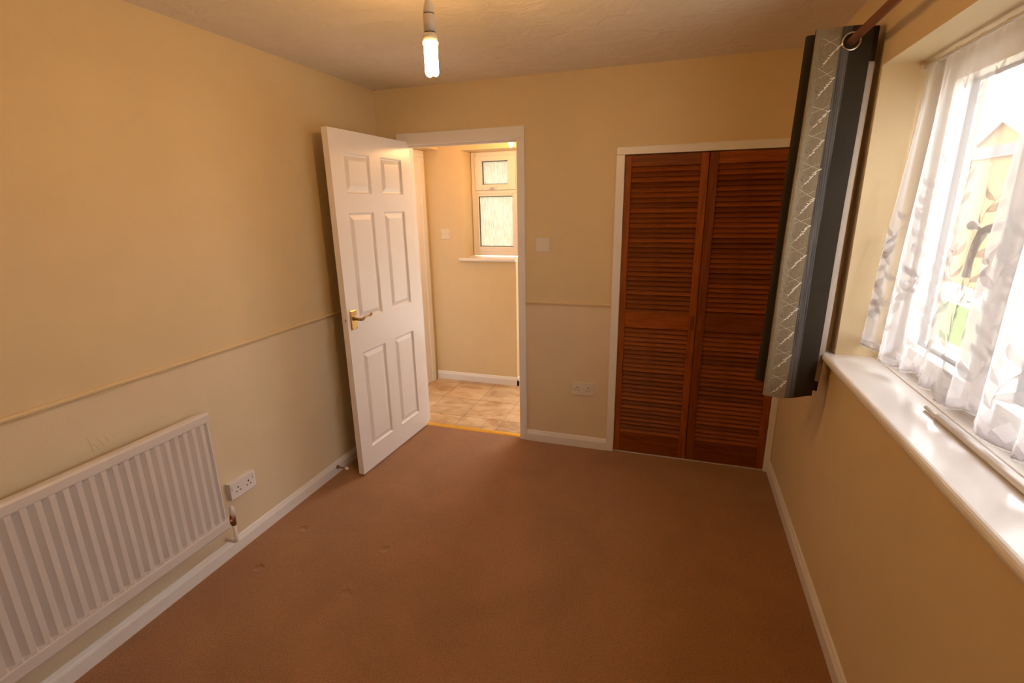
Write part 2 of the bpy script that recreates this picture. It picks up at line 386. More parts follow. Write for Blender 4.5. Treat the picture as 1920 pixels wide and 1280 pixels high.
# ------------------------------------------------------------------ doorway casing
def casing(name, x0o, x0i, x1i, x1o, zi, zo, y0, label, right=True, d=-0.016):
    root = empty(name, (0, 0, 0)); struct(root, label)
    b = MB().box(x0o, x0i, y0 + d, y0, 0.0, zi); b.build('upright_board', 'white', root, 0.004)
    if right: MB().box(x1i, x1o, y0 + d, y0, 0.0, zi).build('upright_board', 'white', root, 0.004)
    MB().box(x0o, x1o, y0 + d, y0, zi, zo).build('head_board', 'white', root, 0.004)
    return root
dc = casing('trim_1', 0.1476, DX0, DX1, 1.0126, DH, 2.0408, 0.0, 'white architrave and lining around the doorway to the hall')
for (x0, x1, z0, z1) in ((DX0 - 0.018, DX0, 0, DH), (DX1, DX1 + 0.018, 0, DH), (DX0 - 0.018, DX1 + 0.018, DH, DH + 0.018)):
    MB().box(x0, x1, 0.001, 0.1, z0, z1).build('lining_board', 'white', dc)
MB().box(DX0, DX0 + 0.012, 0.045, 0.075, 0, DH).build('door_stop_strip', 'white', dc)
MB().box(DX1 - 0.012, DX1, 0.045, 0.075, 0, DH).build('door_stop_strip', 'white', dc)
MB().box(DX0, DX1, 0.045, 0.075, DH - 0.012, DH).build('door_stop_strip', 'white', dc)
MB().box(0.150, DX0, 0.1, 0.116, 0, 2.03).box(DX1, 1.01, 0.1, 0.116, 0, 2.03).box(0.15, 1.01, 0.1, 0.116, DH, 2.03).build('hall_side_architrave', 'white', dc)
cc = casing('trim_2', 1.5593, CX0, CX1, W - 0.001, CH, 1.8942, 0.0, 'white architrave around the louvred cupboard doors', d=-0.0165)
MB().box(CX0, CX1, 0.000, 0.04, 0.0, 0.008).build('sill_strip', 'white', cc)
# gold threshold
th = MB().sweep([(0.012, 0.0), (0.020, 0.006), (0.034, 0.009), (0.050, 0.007), (0.060, 0.0)], 0, DX0, DX1).build('threshold_strip', 'gold')
tag(th, 'gold metal carpet strip across the doorway floor', 'threshold')

# ------------------------------------------------------------------ open white door
LWD = 0.766
rz = math.atan2(-0.765, -0.0334)
door = empty('door_1', (0.2278, 0.0058, 0.010), rz); struct(door, 'open white six panel door with brass lever handle')
door['category'] = 'door'
DT = 1.978
PAN = [(0.105, 0.333, 1.663, 1.874), (0.437, 0.661, 1.663, 1.874), (0.105, 0.333, 0.962, 1.560), (0.437, 0.661, 0.958, 1.560), (0.106, 0.331, 0.152, 0.762), (0.440, 0.662, 0.156, 0.764)]
PANL = [(LWD - e1, LWD - e0, z0 - 0.010, z1 - 0.010) for e0, e1, z0, z1 in PAN]
xs = sorted({0.0, LWD, PANL[1][0], PANL[1][1], PANL[0][0], PANL[0][1]})
# uniform columns for the openings
xa0, xa1, xb0, xb1 = 0.105, 0.328, 0.434, 0.661
rows = [(0.143, 0.752), (0.950, 1.550), (1.653, 1.864)]
leaf = MB()
zc = [0.0] + [z for r in rows for z in r] + [DT]
xc = [0.0, xa0, xa1, xb0, xb1, LWD]
for i in range(5):
    for j in range(7):
        if i in (1, 3) and j in (1, 3, 5): continue
        x0, x1, z0, z1 = xc[i], xc[i + 1], zc[j], zc[j + 1]
        n = len(leaf.v)
        leaf.v += [(x0, 0, z0), (x1, 0, z0), (x1, 0, z1), (x0, 0, z1), (x0, -0.037, z0), (x1, -0.037, z0), (x1, -0.037, z1), (x0, -0.037, z1)]
        leaf.face((n, n + 1, n + 2, n + 3)); leaf.face((n + 4, n + 7, n + 6, n + 5))
        def hole(a, c): return a in (1, 3) and c in (1, 3, 5)
        if i == 0 or hole(i - 1, j): leaf.face((n, n + 3, n + 7, n + 4))
        if i == 4 or hole(i + 1, j): leaf.face((n + 1, n + 5, n + 6, n + 2))
        if j == 0 or hole(i, j - 1): leaf.face((n, n + 4, n + 5, n + 1))
        if j == 6 or hole(i, j + 1): leaf.face((n + 3, n + 2, n + 6, n + 7))
lo = leaf.build('leaf', 'white_door', door)
bm = bmesh.new(); bm.from_mesh(lo.data); bmesh.ops.remove_doubles(bm, verts=bm.verts, dist=1e-5); bmesh.ops.recalc_face_normals(bm, faces=bm.faces); bm.to_mesh(lo.data); bm.free()
def door_panel(x0, x1, z0, z1):
    b = MB()
    for side in (0, 1):
        base = len(b.v)
        rings = [(0.0, 0.0), (0.004, -0.0035), (0.007, -0.009), (0.014, -0.0105), (0.036, -0.003), (0.040, -0.0022)]
        for ins, dep in rings:
            y = dep if side == 0 else -0.037 - dep
            b.v += [(x0 + ins, y, z0 + ins), (x1 - ins, y, z0 + ins), (x1 - ins, y, z1 - ins), (x0 + ins, y, z1 - ins)]
        for r in range(len(rings) - 1):
            for k in range(4):
                k2 = (k + 1) % 4; q = [base + r * 4 + k, base + r * 4 + k2, base + (r + 1) * 4 + k2, base + (r + 1) * 4 + k]
                b.face(q if side == 0 else q[::-1])
        q = [base + (len(rings) - 1) * 4 + k for k in range(4)]; b.face(q if side == 0 else q[::-1])
    return b.build('panel', 'white_door', door, fix=False)
for (z0, z1) in rows:
    door_panel(xa0, xa1, z0, z1); door_panel(xb0, xb1, z0, z1)
# lever handles on both faces
def lever(side):
    s = 1 if side == 0 else -1; y0 = 0.0 if side == 0 else -0.037
    hx = LWD - 0.050
    def yy(v): return y0 + s * v
    b = MB(); prof = [(0.0, 0.0), (0.006, 0.005), (0.007, 0.008)]
    base = len(b.v)
    for ins, dep in [(0, 0), (0.0005, 0.003), (0.005, 0.0065), (0.006, 0.0065)]:
        b.v += [(hx - 0.027 + ins, yy(dep), 0.906 + ins), (hx + 0.027 - ins, yy(dep), 0.906 + ins), (hx + 0.027 - ins, yy(dep), 1.018 - ins), (hx - 0.027 + ins, yy(dep), 1.018 - ins)]
    for r in range(3):
        for k in range(4):
            k2 = (k + 1) % 4; b.face((base + r * 4 + k, base + r * 4 + k2, base + (r + 1) * 4 + k2, base + (r + 1) * 4 + k))
    b.face([base + 12 + k for k in range(4)]); b.face([base + k for k in range(4)][::-1])
    plate = b.build('handle_plate', 'brass', door); plate['label'] = 'brass handle plate'
    for (dx, dz) in ((-0.018, 0.914), (0.018, 0.914), (-0.018, 1.010), (0.018, 1.010)):
        MB().tube([(hx + dx, yy(0.006), dz), (hx + dx, yy(0.0078), dz)], 0.0028, 8).build('screw', 'dark_brass', plate)
    b = MB(); zz = 0.969
    b.tube([(hx, yy(0.006), zz), (hx, yy(0.010), zz), (hx, yy(0.014), zz), (hx, yy(0.050), zz - 0.002)], [0.012, 0.011, 0.0085, 0.0075], 14)
    pts = [(hx, yy(0.036), zz), (hx - 0.003, yy(0.050), zz - 0.002), (hx - 0.014, yy(0.056), zz - 0.002), (hx - 0.030, yy(0.056), zz + 0.004), (hx - 0.055, yy(0.056), zz + 0.008), (hx - 0.078, yy(0.056), zz + 0.006), (hx - 0.092, yy(0.056), zz + 0.011), (hx - 0.102, yy(0.055), zz + 0.015)]
    b.tube(pts, [0.0075, 0.0085, 0.0092, 0.0060, 0.0050, 0.0055, 0.0090, 0.0050], 14)
    h = b.build('lever_handle', 'dark_brass', door); h['label'] = 'scrolled tarnished brass lever'
lever(0); lever(1)
lp = MB().box(LWD - 0.0005, LWD + 0.0012, -0.030, -0.007, 0.93, 1.01).build('latch_plate', 'white_door', door, 0.0006)
MB().box(LWD + 0.0008, LWD + 0.0045, -0.012, -0.0075, 0.962, 0.976).build('latch_bolt', 'dark_brass', lp)
for z in (0.22, 1.72):
    MB().box(-0.003, 0.0, -0.037, -0.006, z - 0.045, z + 0.045).build('hinge', 'chrome', door)

# ------------------------------------------------------------------ louvred cupboard doors
def wbox(name, mat, parent, x0, x1, y0, y1, z0, z1, bev=0.0015): return MB().box(x0, x1, y0, y1, z0, z1).build(name, mat, parent, bev, 1)
def louvre_door(x0, x1, sl, sr, label, hinge_left):
    root = empty('louvre_door', (x0, 0.0, 0.012)); tag(root, label, 'cupboard door', 'louvred cupboard doors on the far wall')
    wd = x1 - x0; h = CH - 0.016; y0, y1 = -0.006, 0.022; dz = -0.012
    wbox('stile', 'wood_v', root, 0, sl, y0, y1, 0, h); wbox('stile', 'wood_v', root, wd - sr, wd, y0, y1, 0, h)
    wbox('top_rail', 'wood_h', root, sl, wd - sr, y0 + 0.001, y1, 1.785 + dz, h)
    wbox('middle_rail', 'wood_h', root, sl, wd - sr, y0 + 0.001, y1, 0.850 + dz, 0.945 + dz)
    wbox('bottom_rail', 'wood_h', root, sl, wd - sr, y0 + 0.001, y1, 0, 0.150 + dz)
    m = MB()
    # one slat: tilted board, lower edge towards the room
    prof = [(-0.0040, -0.0145), (0.0010, -0.0175), (0.0205, 0.0135), (0.0160, 0.0165)]
    m.sweep(prof, 0, sl - 0.002, wd - sr + 0.002)
    me = None
    for (za, zb, n) in ((0.150, 0.850, 25), (0.945, 1.785, 30)):
        p = (zb - za) / n
        for k in range(n):
            z = za + p * (k + 0.5) + dz
            if me is None:
                o = m.build('slat', 'wood_h', root, 0.0008, 1); me = o.data
            else:
                o = bpy.data.objects.new('slat', me); COL.objects.link(o); o.parent = root
            o.location = (0, 0.0005, z); o.rotation_euler = (random.uniform(-0.05, 0.05), 0, 0)
    hx = 0.0 if hinge_left else wd
    s = -1 if hinge_left else 1
    for z in (0.30, 1.735):
        MB().tube([(hx + s * 0.0025, -0.008, z - 0.032), (hx + s * 0.0025, -0.008, z + 0.032)], 0.0042, 8).build('hinge', 'dark_brass', root)
    px = wd - sr * 0.5 if hinge_left else sl * 0.5
    pp = MB().box(px - 0.010, px + 0.010, y0 - 0.005, y0, 0.842, 0.932).build('pull_plate', 'wood_v', root, 0.002)
    MB().box(px - 0.004, px + 0.004, y0 - 0.009, y0 - 0.005, 0.852, 0.922).build('finger_grip', 'wood_v', pp, 0.001)
    return root
louvre_door(1.610, 2.0555, 0.036, 0.040, 'dark red-brown louvred cupboard door beside the double wall socket', True)
louvre_door(2.0585, 2.505, 0.046, 0.040, 'dark red-brown louvred cupboard door half hidden behind the curtain', False)

# ------------------------------------------------------------------ radiator
rad = empty('radiator', (0.0, -2.62, 0.0)); tag(rad, 'white ribbed panel radiator low on the left wall', 'radiator')
RL = 2.62 - 1.606
p = MB(); Z0, Z1 = 0.222, 0.728; XF, XR = 0.080, 0.0665; XB = 0.058
ys = [(0.0, XR)]
k = 0
pitch = 0.03855
yb = (-1.900 + 7 * pitch) + 2.62      # last bright edge in local y
edges = []
while yb > 0.03: edges.append(yb); yb -= pitch
edges.reverse()
for e in edges:
    ys += [(e - 0.0315, XR), (e - 0.0160, XF), (e, XF), (e + 0.0030, XR)]
ys += [(edges[-1] + 0.0070, XR), (RL - 0.008, XF), (RL, XF - 0.003)]
base = len(p.v); n = len(ys)
zr = [(Z0, 0.0), (Z0 + 0.018, 0.0), (Z0 + 0.032, 1.0), (Z1 - 0.022, 1.0), (Z1 - 0.008, 0.0), (Z1, 0.0)]
for z, fct in zr:
    for y, x in ys:
        p.v.append((XF - 0.002 + (x - (XF - 0.002)) * (fct if fct else 0.0), y, z))
for r in range(len(zr) - 1):
    for i in range(n - 1):
        p.face((base + r * n + i, base + r * n + i + 1, base + (r + 1) * n + i + 1, base + (r + 1) * n + i), 0, False)
p.box(XB, XB + 0.006, 0.0, RL, Z0, Z1)
p.build('ribbed_panel', 'rad', rad, fix=False)
MB().sweep([(XB - 0.004, Z1 - 0.006), (XF + 0.004, Z1 - 0.006), (XF + 0.004, Z1 + 0.026), (XF - 0.001, Z1 + 0.034), (XF - 0.010, Z1 + 0.037), (XB - 0.004, Z1 + 0.037), (XB - 0.010, Z1 + 0.030)], 1, -0.008, RL + 0.006).build('top_cover', 'rad', rad, 0.003)
MB().sweep([(XB - 0.002, Z0 - 0.030), (XF - 0.004, Z0 - 0.030), (XF + 0.003, Z0 - 0.022), (XF + 0.003, Z0 + 0.020), (XB, Z0 + 0.020)], 1, -0.004, RL + 0.008).build('bottom_rail', 'rad', rad, 0.003)
MB().box(XB - 0.002, XF - 0.002, RL - 0.003, RL, Z0, Z1).build('end_face', 'rad', rad, 0.001)
MB().box(0.0, XB, 0.12, 0.16, 0.28, 0.66).build('wall_bracket', 'rad', rad); MB().box(0.0, XB, RL - 0.17, RL - 0.13, 0.28, 0.66).build('wall_bracket', 'rad', rad)
vy = RL + 0.042
vv = MB().tube([(0.066, vy - 0.004, 0.186), (0.066, vy - 0.004, 0.196), (0.066, vy - 0.004, 0.215), (0.066, vy - 0.004, 0.236), (0.066, vy - 0.004, 0.240)], [0.010, 0.0125, 0.013, 0.0125, 0.009], 14)
vv.tube([(0.066, vy - 0.042, 0.216), (0.066, vy - 0.026, 0.216)], 0.008, 10).tube([(0.066, vy - 0.030, 0.216), (0.066, vy - 0.014, 0.216)], 0.012, 6)
vo = vv.build('valve', 'copper', rad); vo['label'] = 'tarnished copper lockshield valve'
MB().tube([(0.066, vy - 0.002, 0.236), (0.066, vy - 0.002, 0.262), (0.066, vy - 0.002, 0.276), (0.066, vy - 0.002, 0.283)], [0.0115, 0.0115, 0.009, 0.004], 14).build('valve_cap', 'plastic', vo)
MB().tube([(0.066, vy - 0.004, 0.19), (0.066, vy - 0.004, 0.115), (0.064, vy - 0.004, 0.102), (0.052, vy - 0.004, 0.095), (0.0, vy - 0.004, 0.095)], 0.0085, 12).build('pipe', 'pipe', rad)

# ------------------------------------------------------------------ sockets and switches
def pins(par, T, cx, cz):
    for x0, x1, z0, z1 in ((-0.0028, 0.0028, 0.005, 0.0135), (-0.0140, -0.0070, -0.0110, -0.0070), (0.0070, 0.0140, -0.0110, -0.0070)):
        MB().box(cx + x0, cx + x1, -0.0006, 0.0008, cz + z0, cz + z1, 0, T).build('pin_hole', 'dark', par)
# left wall: box 30 mm deep; local x runs along the wall
s1 = empty('wall_socket', (0.0, -1.456, 0.321), math.pi / 2); tag(s1, 'white double wall socket on a deep box beside the radiator', 'socket')
MB().box(-0.070, 0.070, -0.026, 0.0, -0.036, 0.040).build('back_box', 'plastic', s1, 0.003)
MB().box(-0.0725, 0.0725, -0.034, -0.026, -0.041, 0.044).build('face_plate', 'plastic', s1, 0.003)
T = Matrix.Translation((0, -0.0345, 0)); pins(s1, T, -0.030, 0.0); pins(s1, T, 0.030, 0.0)
for x in (-0.060, 0.060):
    MB().box(x - 0.005, x + 0.005, -0.0375, -0.034, 0.008, 0.027).build('rocker_switch', 'plastic', s1, 0.001)
s2 = empty('wall_socket', (1.397, 0.0, 0.417)); tag(s2, 'white double wall socket low between doorway and cupboard', 'socket')
MB().box(-0.0735, 0.0735, -0.010, 0.0, -0.0435, 0.0435).build('face_plate', 'ivory', s2, 0.002)
T = Matrix.Translation((0, -0.0105, -0.004)); pins(s2, T, -0.036, 0.004); pins(s2, T, 0.036, 0.004)
for x in (-0.060, 0.060): MB().tube([(x, -0.0100, 0), (x, -0.0112, 0)], 0.0026, 8).build('screw', 'dark_brass', s2)
for x in (-0.0075, 0.0075): MB().box(x - 0.0055, x + 0.0055, -0.014, -0.010, 0.010, 0.030).build('rocker_switch', 'plastic', s2, 0.001)
s3 = empty('light_switch', (1.125, 0.0, 1.345)); tag(s3, 'square light switch on the far wall right of the doorway', 'light switch')
MB().box(-0.042, 0.042, -0.009, 0.0, -0.041, 0.041).build('face_plate', 'plastic', s3, 0.002)
MB().box(-0.033, 0.033, -0.0115, -0.009, -0.032, 0.032).build('wide_rocker', 'ivory', s3, 0.001)
s4 = empty('light_switch', (-0.022, 1.0, 1.352)); tag(s4, 'square light switch in the hall left of the small window', 'light switch')
MB().box(-0.043, 0.043, -0.009, 0.0, -0.042, 0.042).build('face_plate', 'ivory', s4, 0.002)
MB().box(-0.007, 0.007, -0.0135, -0.009, -0.014, 0.014).build('rocker_switch', 'ivory', s4, 0.001)
for x in (-0.030, 0.030): MB().tube([(x, -0.0088, 0), (x, -0.0105, 0)], 0.0032, 8).build('screw', 'dark_brass', s4)

# door stop on the skirting
ds = empty('door_stop', (0.016, -0.775, 0.044)); tag(ds, 'small metal door stop with a white tip on the left skirting', 'door stop')
Mx = Matrix(((0, 0, 1), (0, 1, 0), (-1, 0, 0)))
MB().lathe([(0.013, 0.0), (0.0125, 0.003), (0.007, 0.014), (0.0055, 0.020), (0.0055, 0.058), (0.007, 0.060)], seg=16, M3=Mx).build('stem', 'dark_brass', ds)
MB().lathe([(0.008, 0.058), (0.010, 0.062), (0.010, 0.072), (0.007, 0.076)], seg=16, M3=Mx).build('rubber_tip', 'rubber_white', ds)

# ------------------------------------------------------------------ pendant light
PX, PY = 1.192, -1.55
pl_ = empty('pendant_lamp', (PX, PY, H)); tag(pl_, 'bare lit fluorescent bulb hanging from the bedroom ceiling', 'lamp')
TZ = 1.962 - H
MB().lathe([(0.048, 0.0), (0.050, -0.006), (0.044, -0.022), (0.012, -0.030)], seg=28).build('ceiling_rose', 'lampholder', pl_)
MB().tube([(0, 0, -0.028), (0.001, 0, -0.08), (0, 0, TZ + 0.200)], 0.0032, 10).build('flex', 'flex', pl_)
MB().lathe([(0.0168, TZ + 0.166), (0.0165, TZ + 0.172), (0.0145, TZ + 0.186), (0.0095, TZ + 0.199), (0.0045, TZ + 0.206)]).build('lampholder_cap', 'lampholder', pl_)
for zq in (0.1625, 0.1155): MB().lathe([(0.0162, TZ + zq), (0.0162, TZ + zq + 0.0035)]).build('lampholder_seam', 'ring', pl_)
MB().lathe([(0.0172, TZ + 0.118), (0.0172, TZ + 0.163)]).build('lampholder_body', 'lampholder', pl_)
MB().lathe([(0.0205, TZ + 0.094), (0.0205, TZ + 0.108), (0.0172, TZ + 0.115)]).build('lampholder_skirt', 'lampholder', pl_)
bu = MB().lathe([(0.0225, TZ + 0.086), (0.0230, TZ + 0.092), (0.0200, TZ + 0.094)]).build('bulb_collar', 'bulb_collar', pl_)
b = MB()
for sx in (-0.0095, 0.0095):
    pts = [(sx, -0.008, TZ + 0.088), (sx, -0.008, TZ + 0.012)]
    for a in range(1, 8):
        t = math.pi * a / 8; pts.append((sx, -0.008 * math.cos(t), TZ + 0.012 - 0.008 * math.sin(t) * 0.5))
    pts += [(sx, 0.008, TZ + 0.012), (sx, 0.008, TZ + 0.088)]
    b.tube(pts, 0.0078, 10)
o = b.build('bulb_tube', 'bulb', pl_); o['label'] = 'glowing twin tube'

# ------------------------------------------------------------------ window on the right
win = empty('window_1', (0, 0, 0)); struct(win, 'white plastic window behind the net curtain on the right wall')
FX0, FX1 = 2.715, 2.795; GX = 2.786
def fb(y0, y1, z0, z1, name='frame_bar', x0=FX0, x1=FX1, bev=0.003): return MB().box(x0, x1, y0, y1, z0, z1).build(name, 'upvc', win, bev)
fb(WY0, WY1, WZ1 - 0.050, WZ1); fb(WY0, WY1, WZ0, WZ0 + 0.050)
fb(WY1 - 0.045, WY1, WZ0 + 0.05, WZ1 - 0.05); fb(WY0, WY0 + 0.045, WZ0 + 0.05, WZ1 - 0.05)
cells = [(-1.405, WY1 - 0.045), (-2.02, -1.475), (WY0 + 0.045, -2.09)]
for y0, y1 in ((-1.475, -1.405), (-2.09, -2.02)): fb(y0, y1, WZ0 + 0.05, WZ1 - 0.05, 'mullion')
for i, (y0, y1) in enumerate(cells):
    z0, z1 = WZ0 + 0.05, WZ1 - 0.05
    sw = 0.030
    sx0 = FX0 + 0.012
    sh = MB().box(sx0, FX1 + 0.008, y0, y1, z0, z0 + sw).box(sx0, FX1 + 0.008, y0, y1, z1 - sw, z1).box(sx0, FX1 + 0.008, y0, y0 + sw, z0 + sw, z1 - sw).box(sx0, FX1 + 0.008, y1 - sw, y1, z0 + sw, z1 - sw).build('sash', 'upvc', win, 0.002)
    g = 0.005
    a0, a1, c0, c1 = y0 + sw, y1 - sw, z0 + sw, z1 - sw
    MB().box(GX - 0.012, GX + 0.006, a0, a1, c0, c0 + g).box(GX - 0.012, GX + 0.006, a0, a1, c1 - g, c1).box(GX - 0.012, GX + 0.006, a0, a0 + g, c0, c1).box(GX - 0.012, GX + 0.006, a1 - g, a1, c0, c1).build('gasket', 'gasket', sh)
    MB().box(GX, GX + 0.004, a0, a1, c0, c1).build('pane', 'glass', sh)
# window handle: rose, ball and curved lever on the mullion
hd = MB().box(FX0 - 0.006, FX0 + 0.001, -1.452, -1.424, 1.42, 1.56).build('handle', 'grey_handle', win, 0.003)
MB().tube([(2.712, -1.438, 1.52), (2.690, -1.430, 1.515), (2.684, -1.405, 1.507), (2.684, -1.385, 1.500), (2.686, -1.362, 1.470), (2.688, -1.345, 1.430), (2.688, -1.340, 1.375)], [0.010, 0.010, 0.011, 0.012, 0.010, 0.0085, 0.009], 12).build('curved_lever', 'grey_handle', hd)
MB().tube([(2.684, -1.385, 1.502), (2.682, -1.350, 1.512)], 0.005, 10).lathe([(0.001, -0.013), (0.007, -0.011), (0.0125, -0.004), (0.0125, 0.004), (0.007, 0.011), (0.001, 0.013)], c=(2.682, -1.332, 1.514), seg=14).build('ball_end', 'grey_handle', hd)
# plaster edge strip between sill and frame
struct(MB().box(2.672, FX0 + 0.02, WY0, WY1, WZ0 - 0.01, WZ0 + 0.004).build('trim_3', 'white', None, 0.002), 'white strip between the window sill board and the frame')

sill = MB()
prof = [(2.500, 0.966)]
cx_, cz_, r_ = 2.513, 0.9835, 0.0155
prof = [(2.513, 0.968)]
for i in range(1, 8):
    t = math.pi * (-0.5) - math.pi * i / 8
    prof.append((cx_ + 0.0135 * math.cos(t), cz_ + r_ * math.sin(t)))
prof += [(2.513, WZ0), (2.672, WZ0), (2.672, 0.968)]
sill.sweep(prof, 1, WY0 - 0.0, WY1 + 0.0, 0, False)
so = sill.build('window_sill', 'white_sill')
# nose returns past the reveal
MB().sweep([(q[0], q[1]) for q in prof[:9]] + [(2.543, WZ0), (2.543, 0.968)], 1, WY1, WY1 + 0.055).build('sill_horn', 'white_sill', so, 0.003)
for f_ in so.data.polygons: pass
tag(so, 'white gloss painted sill board under the right window', kind='structure')

# telescopic white rod lying on the sill
rod = empty('curtain_rod', (2.636, -1.405, WZ0 + 0.0095)); tag(rod, 'white telescopic rod lying along the back of the window sill', 'rod')
MB().tube([(0, 0, -0.002), (0, -0.10, -0.002)], 0.0052, 12).build('thin_tube', 'white_sill', rod)
MB().tube([(0, -0.074, 0), (0, -0.076, 0), (0, -1.10, 0)], [0.006, 0.0095, 0.0095], 14).build('thick_tube', 'white_sill', rod)

# ------------------------------------------------------------------ net curtain
rd = MB().tube([(2.664, WY1 - 0.002, 2.004), (2.664, -2.70, 2.004)], 0.0065, 12).build('net_curtain_rod', 'upvc')
tag(rd, 'thin white rod holding the net curtain at the window head', 'rod')
for y in (WY1 - 0.006, -2.70):
    MB().box(2.655, 2.715, y - 0.006, y + 0.006, 1.998, 2.012).build('bracket', 'upvc', rd)

NT0, NT1 = 2.012, 1.052
def net_pt(s, t, off=0.0):
    """s: metres of rod from the left end; t: 0 top to 1 bottom"""
    y = -0.878 - s
    A = 0.006 + 0.020 * min(1.0, t * 1.6)
    ph = 2 * math.pi * s
    y += 0.010 * t * math.sin(ph / 0.155 + 0.6) * min(1, s / 0.1)
    fold = math.sin(ph / 0.118 + 1.1 * math.sin(ph / 0.53) + 0.35 * t) + 0.35 * math.sin(ph / 0.061 + 1.7 + t) * (1.15 - 0.5 * t)
    dn = max(0.0, 1 - s / 0.30)
    fold += dn * 0.45 * math.sin(ph / 0.037 + 0.5)
    x = 2.664 + (2.652 - 2.664) * t + A * fold * (0.70 + 0.32 * math.sin(ph / 0.7 + 1.0)) - 0.040 * t * math.exp(-s / 0.10)
    sc_amp = 0.012
    zb = NT1 + 0.012 * math.sin(ph / 0.31) + sc_amp * abs(math.sin(math.pi * s / 0.062)) * (-1)
    z = NT0 + (zb - NT0) * t
    return Vector((x - off, y, z))
net = empty('net_curtain', (0, 0, 0)); tag(net, 'white sheer net curtain with woven leaves across the right window', 'curtain')
b = MB(); NS, NTT = 620, 26; SL = 1.80
for j in range(NTT + 1):
    for i in range(NS + 1): b.v.append(tuple(net_pt(SL * i / NS, j / NTT)))
for j in range(NTT):
    for i in range(NS):
        q = j * (NS + 1) + i; b.face((q, q + 1, q + NS + 2, q + NS + 1), 0, True)
b.build('sheer_cloth', 'net', net, fix=False)
# woven motifs, laid on the cloth
lf = MB(); bd = MB()
ZL = NT0 - NT1
def motif(mb, s0, z0, ang, L, wd, off=0.0012, curve=0.25, n=7):
    """leaf starting at (s0, height z0) on the cloth, pointing at ang from vertical"""
    base = len(mb.v); ok = True
    for i in range(n + 1):
        u = i / n; hw = wd * 0.5 * (math.sin(math.pi * u ** 0.8)) ** 0.85 if 0 < u < 1 else 0.0003
        cx = L * u; cy = curve * L * (u * u - u) 
        ca, sa = math.cos(ang), math.sin(ang)
        for k in (-1, 0, 1):
            px = cx; py = cy + k * hw
            s = s0 + px * sa + py * ca; z = z0 + px * ca - py * sa
            s = min(max(s, 0.003), SL - 0.003); t = min(max((NT0 - z) / ZL, 0.0), 0.995)
            mb.v.append(tuple(net_pt(s, t, off)))
    for i in range(n):
        for k in range(2):
            q = base + i * 3 + k; mb.face((q, q + 1, q + 4, q + 3), 0, True)
rnd = random.Random(11)
def vine(s0, z0, height, lean, sz=1.0):
    z = z0; s = s0; k = 0; path = []
    while z < z0 + height and z < 1.90:
        u = (z - z0) / height
        s = s0 + lean * u * height + 0.018 * math.sin(u * 9 + s0 * 20)
        side = 1 if k % 2 else -1
        L = sz * rnd.uniform(0.046, 0.064) * (1 - 0.30 * u); wdt = L * rnd.uniform(0.26, 0.34)
        motif(lf, s, z, side * rnd.uniform(0.35, 0.75), L, wdt, curve=-0.25 * side)
        if rnd.random() < 0.35: motif(lf, s, z + 0.012, -side * rnd.uniform(0.9, 1.3), 0.016, 0.006)
        path.append((s, z)); z += rnd.uniform(0.024, 0.033); k += 1
    base = len(lf.v)
    for i, (s, z) in enumerate(path):
        t = (NT0 - z) / ZL
        lf.v += [tuple(net_pt(s - 0.0008, t, 0.0011)), tuple(net_pt(s + 0.0008, t, 0.0011))]
        if i: lf.face((base + 2 * i - 2, base + 2 * i - 1, base + 2 * i + 1, base + 2 * i), 0, True)
    motif(lf, *path[-1], 0.1, 0.04, 0.012)
s = 0.03; i = 0
while s < SL - 0.05:
    tall = i % 2 == 0
    vine(s, 1.13, rnd.uniform(0.50, 0.62) if tall else rnd.uniform(0.26, 0.36), rnd.choice((-0.10, 0.12, 0.18)), 1.1)
    if rnd.random() < 0.8: vine(s + 0.02, 1.13 + rnd.uniform(0.62, 0.70), rnd.uniform(0.10, 0.22), 0.1, 0.7)
    s += 0.080; i += 1
# big fan petals along the bottom border
s = 0.03
while s < SL - 0.04:
    for a in (-1.25, -0.85, -0.45, 0.0, 0.45, 0.85, 1.25):
        motif(bd, s + 0.004 * a, 1.035, a, 0.085 - 0.012 * abs(a), 0.030, off=0.0016 + 0.0003 * (a + 1.3), curve=0.18 * a)
    s += 0.115
o = lf.build('woven_leaves', 'net_leaf', net, fix=False); o['kind'] = 'stuff'
o = bd.build('border_petals', 'net_border', net, fix=False); o['kind'] = 'stuff'

# ------------------------------------------------------------------ eyelet curtain
PXC, PZC = 2.437, 2.104
pole = empty('curtain_pole', (PXC, -0.70, PZC)); tag(pole, 'brown wooden curtain pole above the window', 'curtain pole')
MB().tube([(0, 0, 0), (0, -2.25, 0)], 0.0135, 18).build('rod', 'pole', pole)
MB().tube([(0, 0, 0), (0, 0.012, 0), (0, 0.03, 0), (0, 0.05, 0), (0, 0.06, 0)], [0.014, 0.020, 0.024, 0.017, 0.004], 16).build('finial', 'pole', pole)
for yb_ in (-0.035, -2.15):
    MB().box(0.015, W - PXC, yb_ - 0.006, yb_ + 0.006, -0.012, 0.004).box(W - PXC - 0.012, W - PXC, yb_ - 0.02, yb_ + 0.02, -0.035, 0.03).tube([(0, yb_ - 0.006, 0), (0, yb_ + 0.006, 0)], 0.0185, 16).build('bracket', 'pole', pole)

cur = empty('eyelet_curtain', (0, 0, 0)); tag(cur, 'bunched eyelet curtain with taupe embroidered, grey and charcoal stripes', 'curtain')
CT, CB = 2.152, 0.823
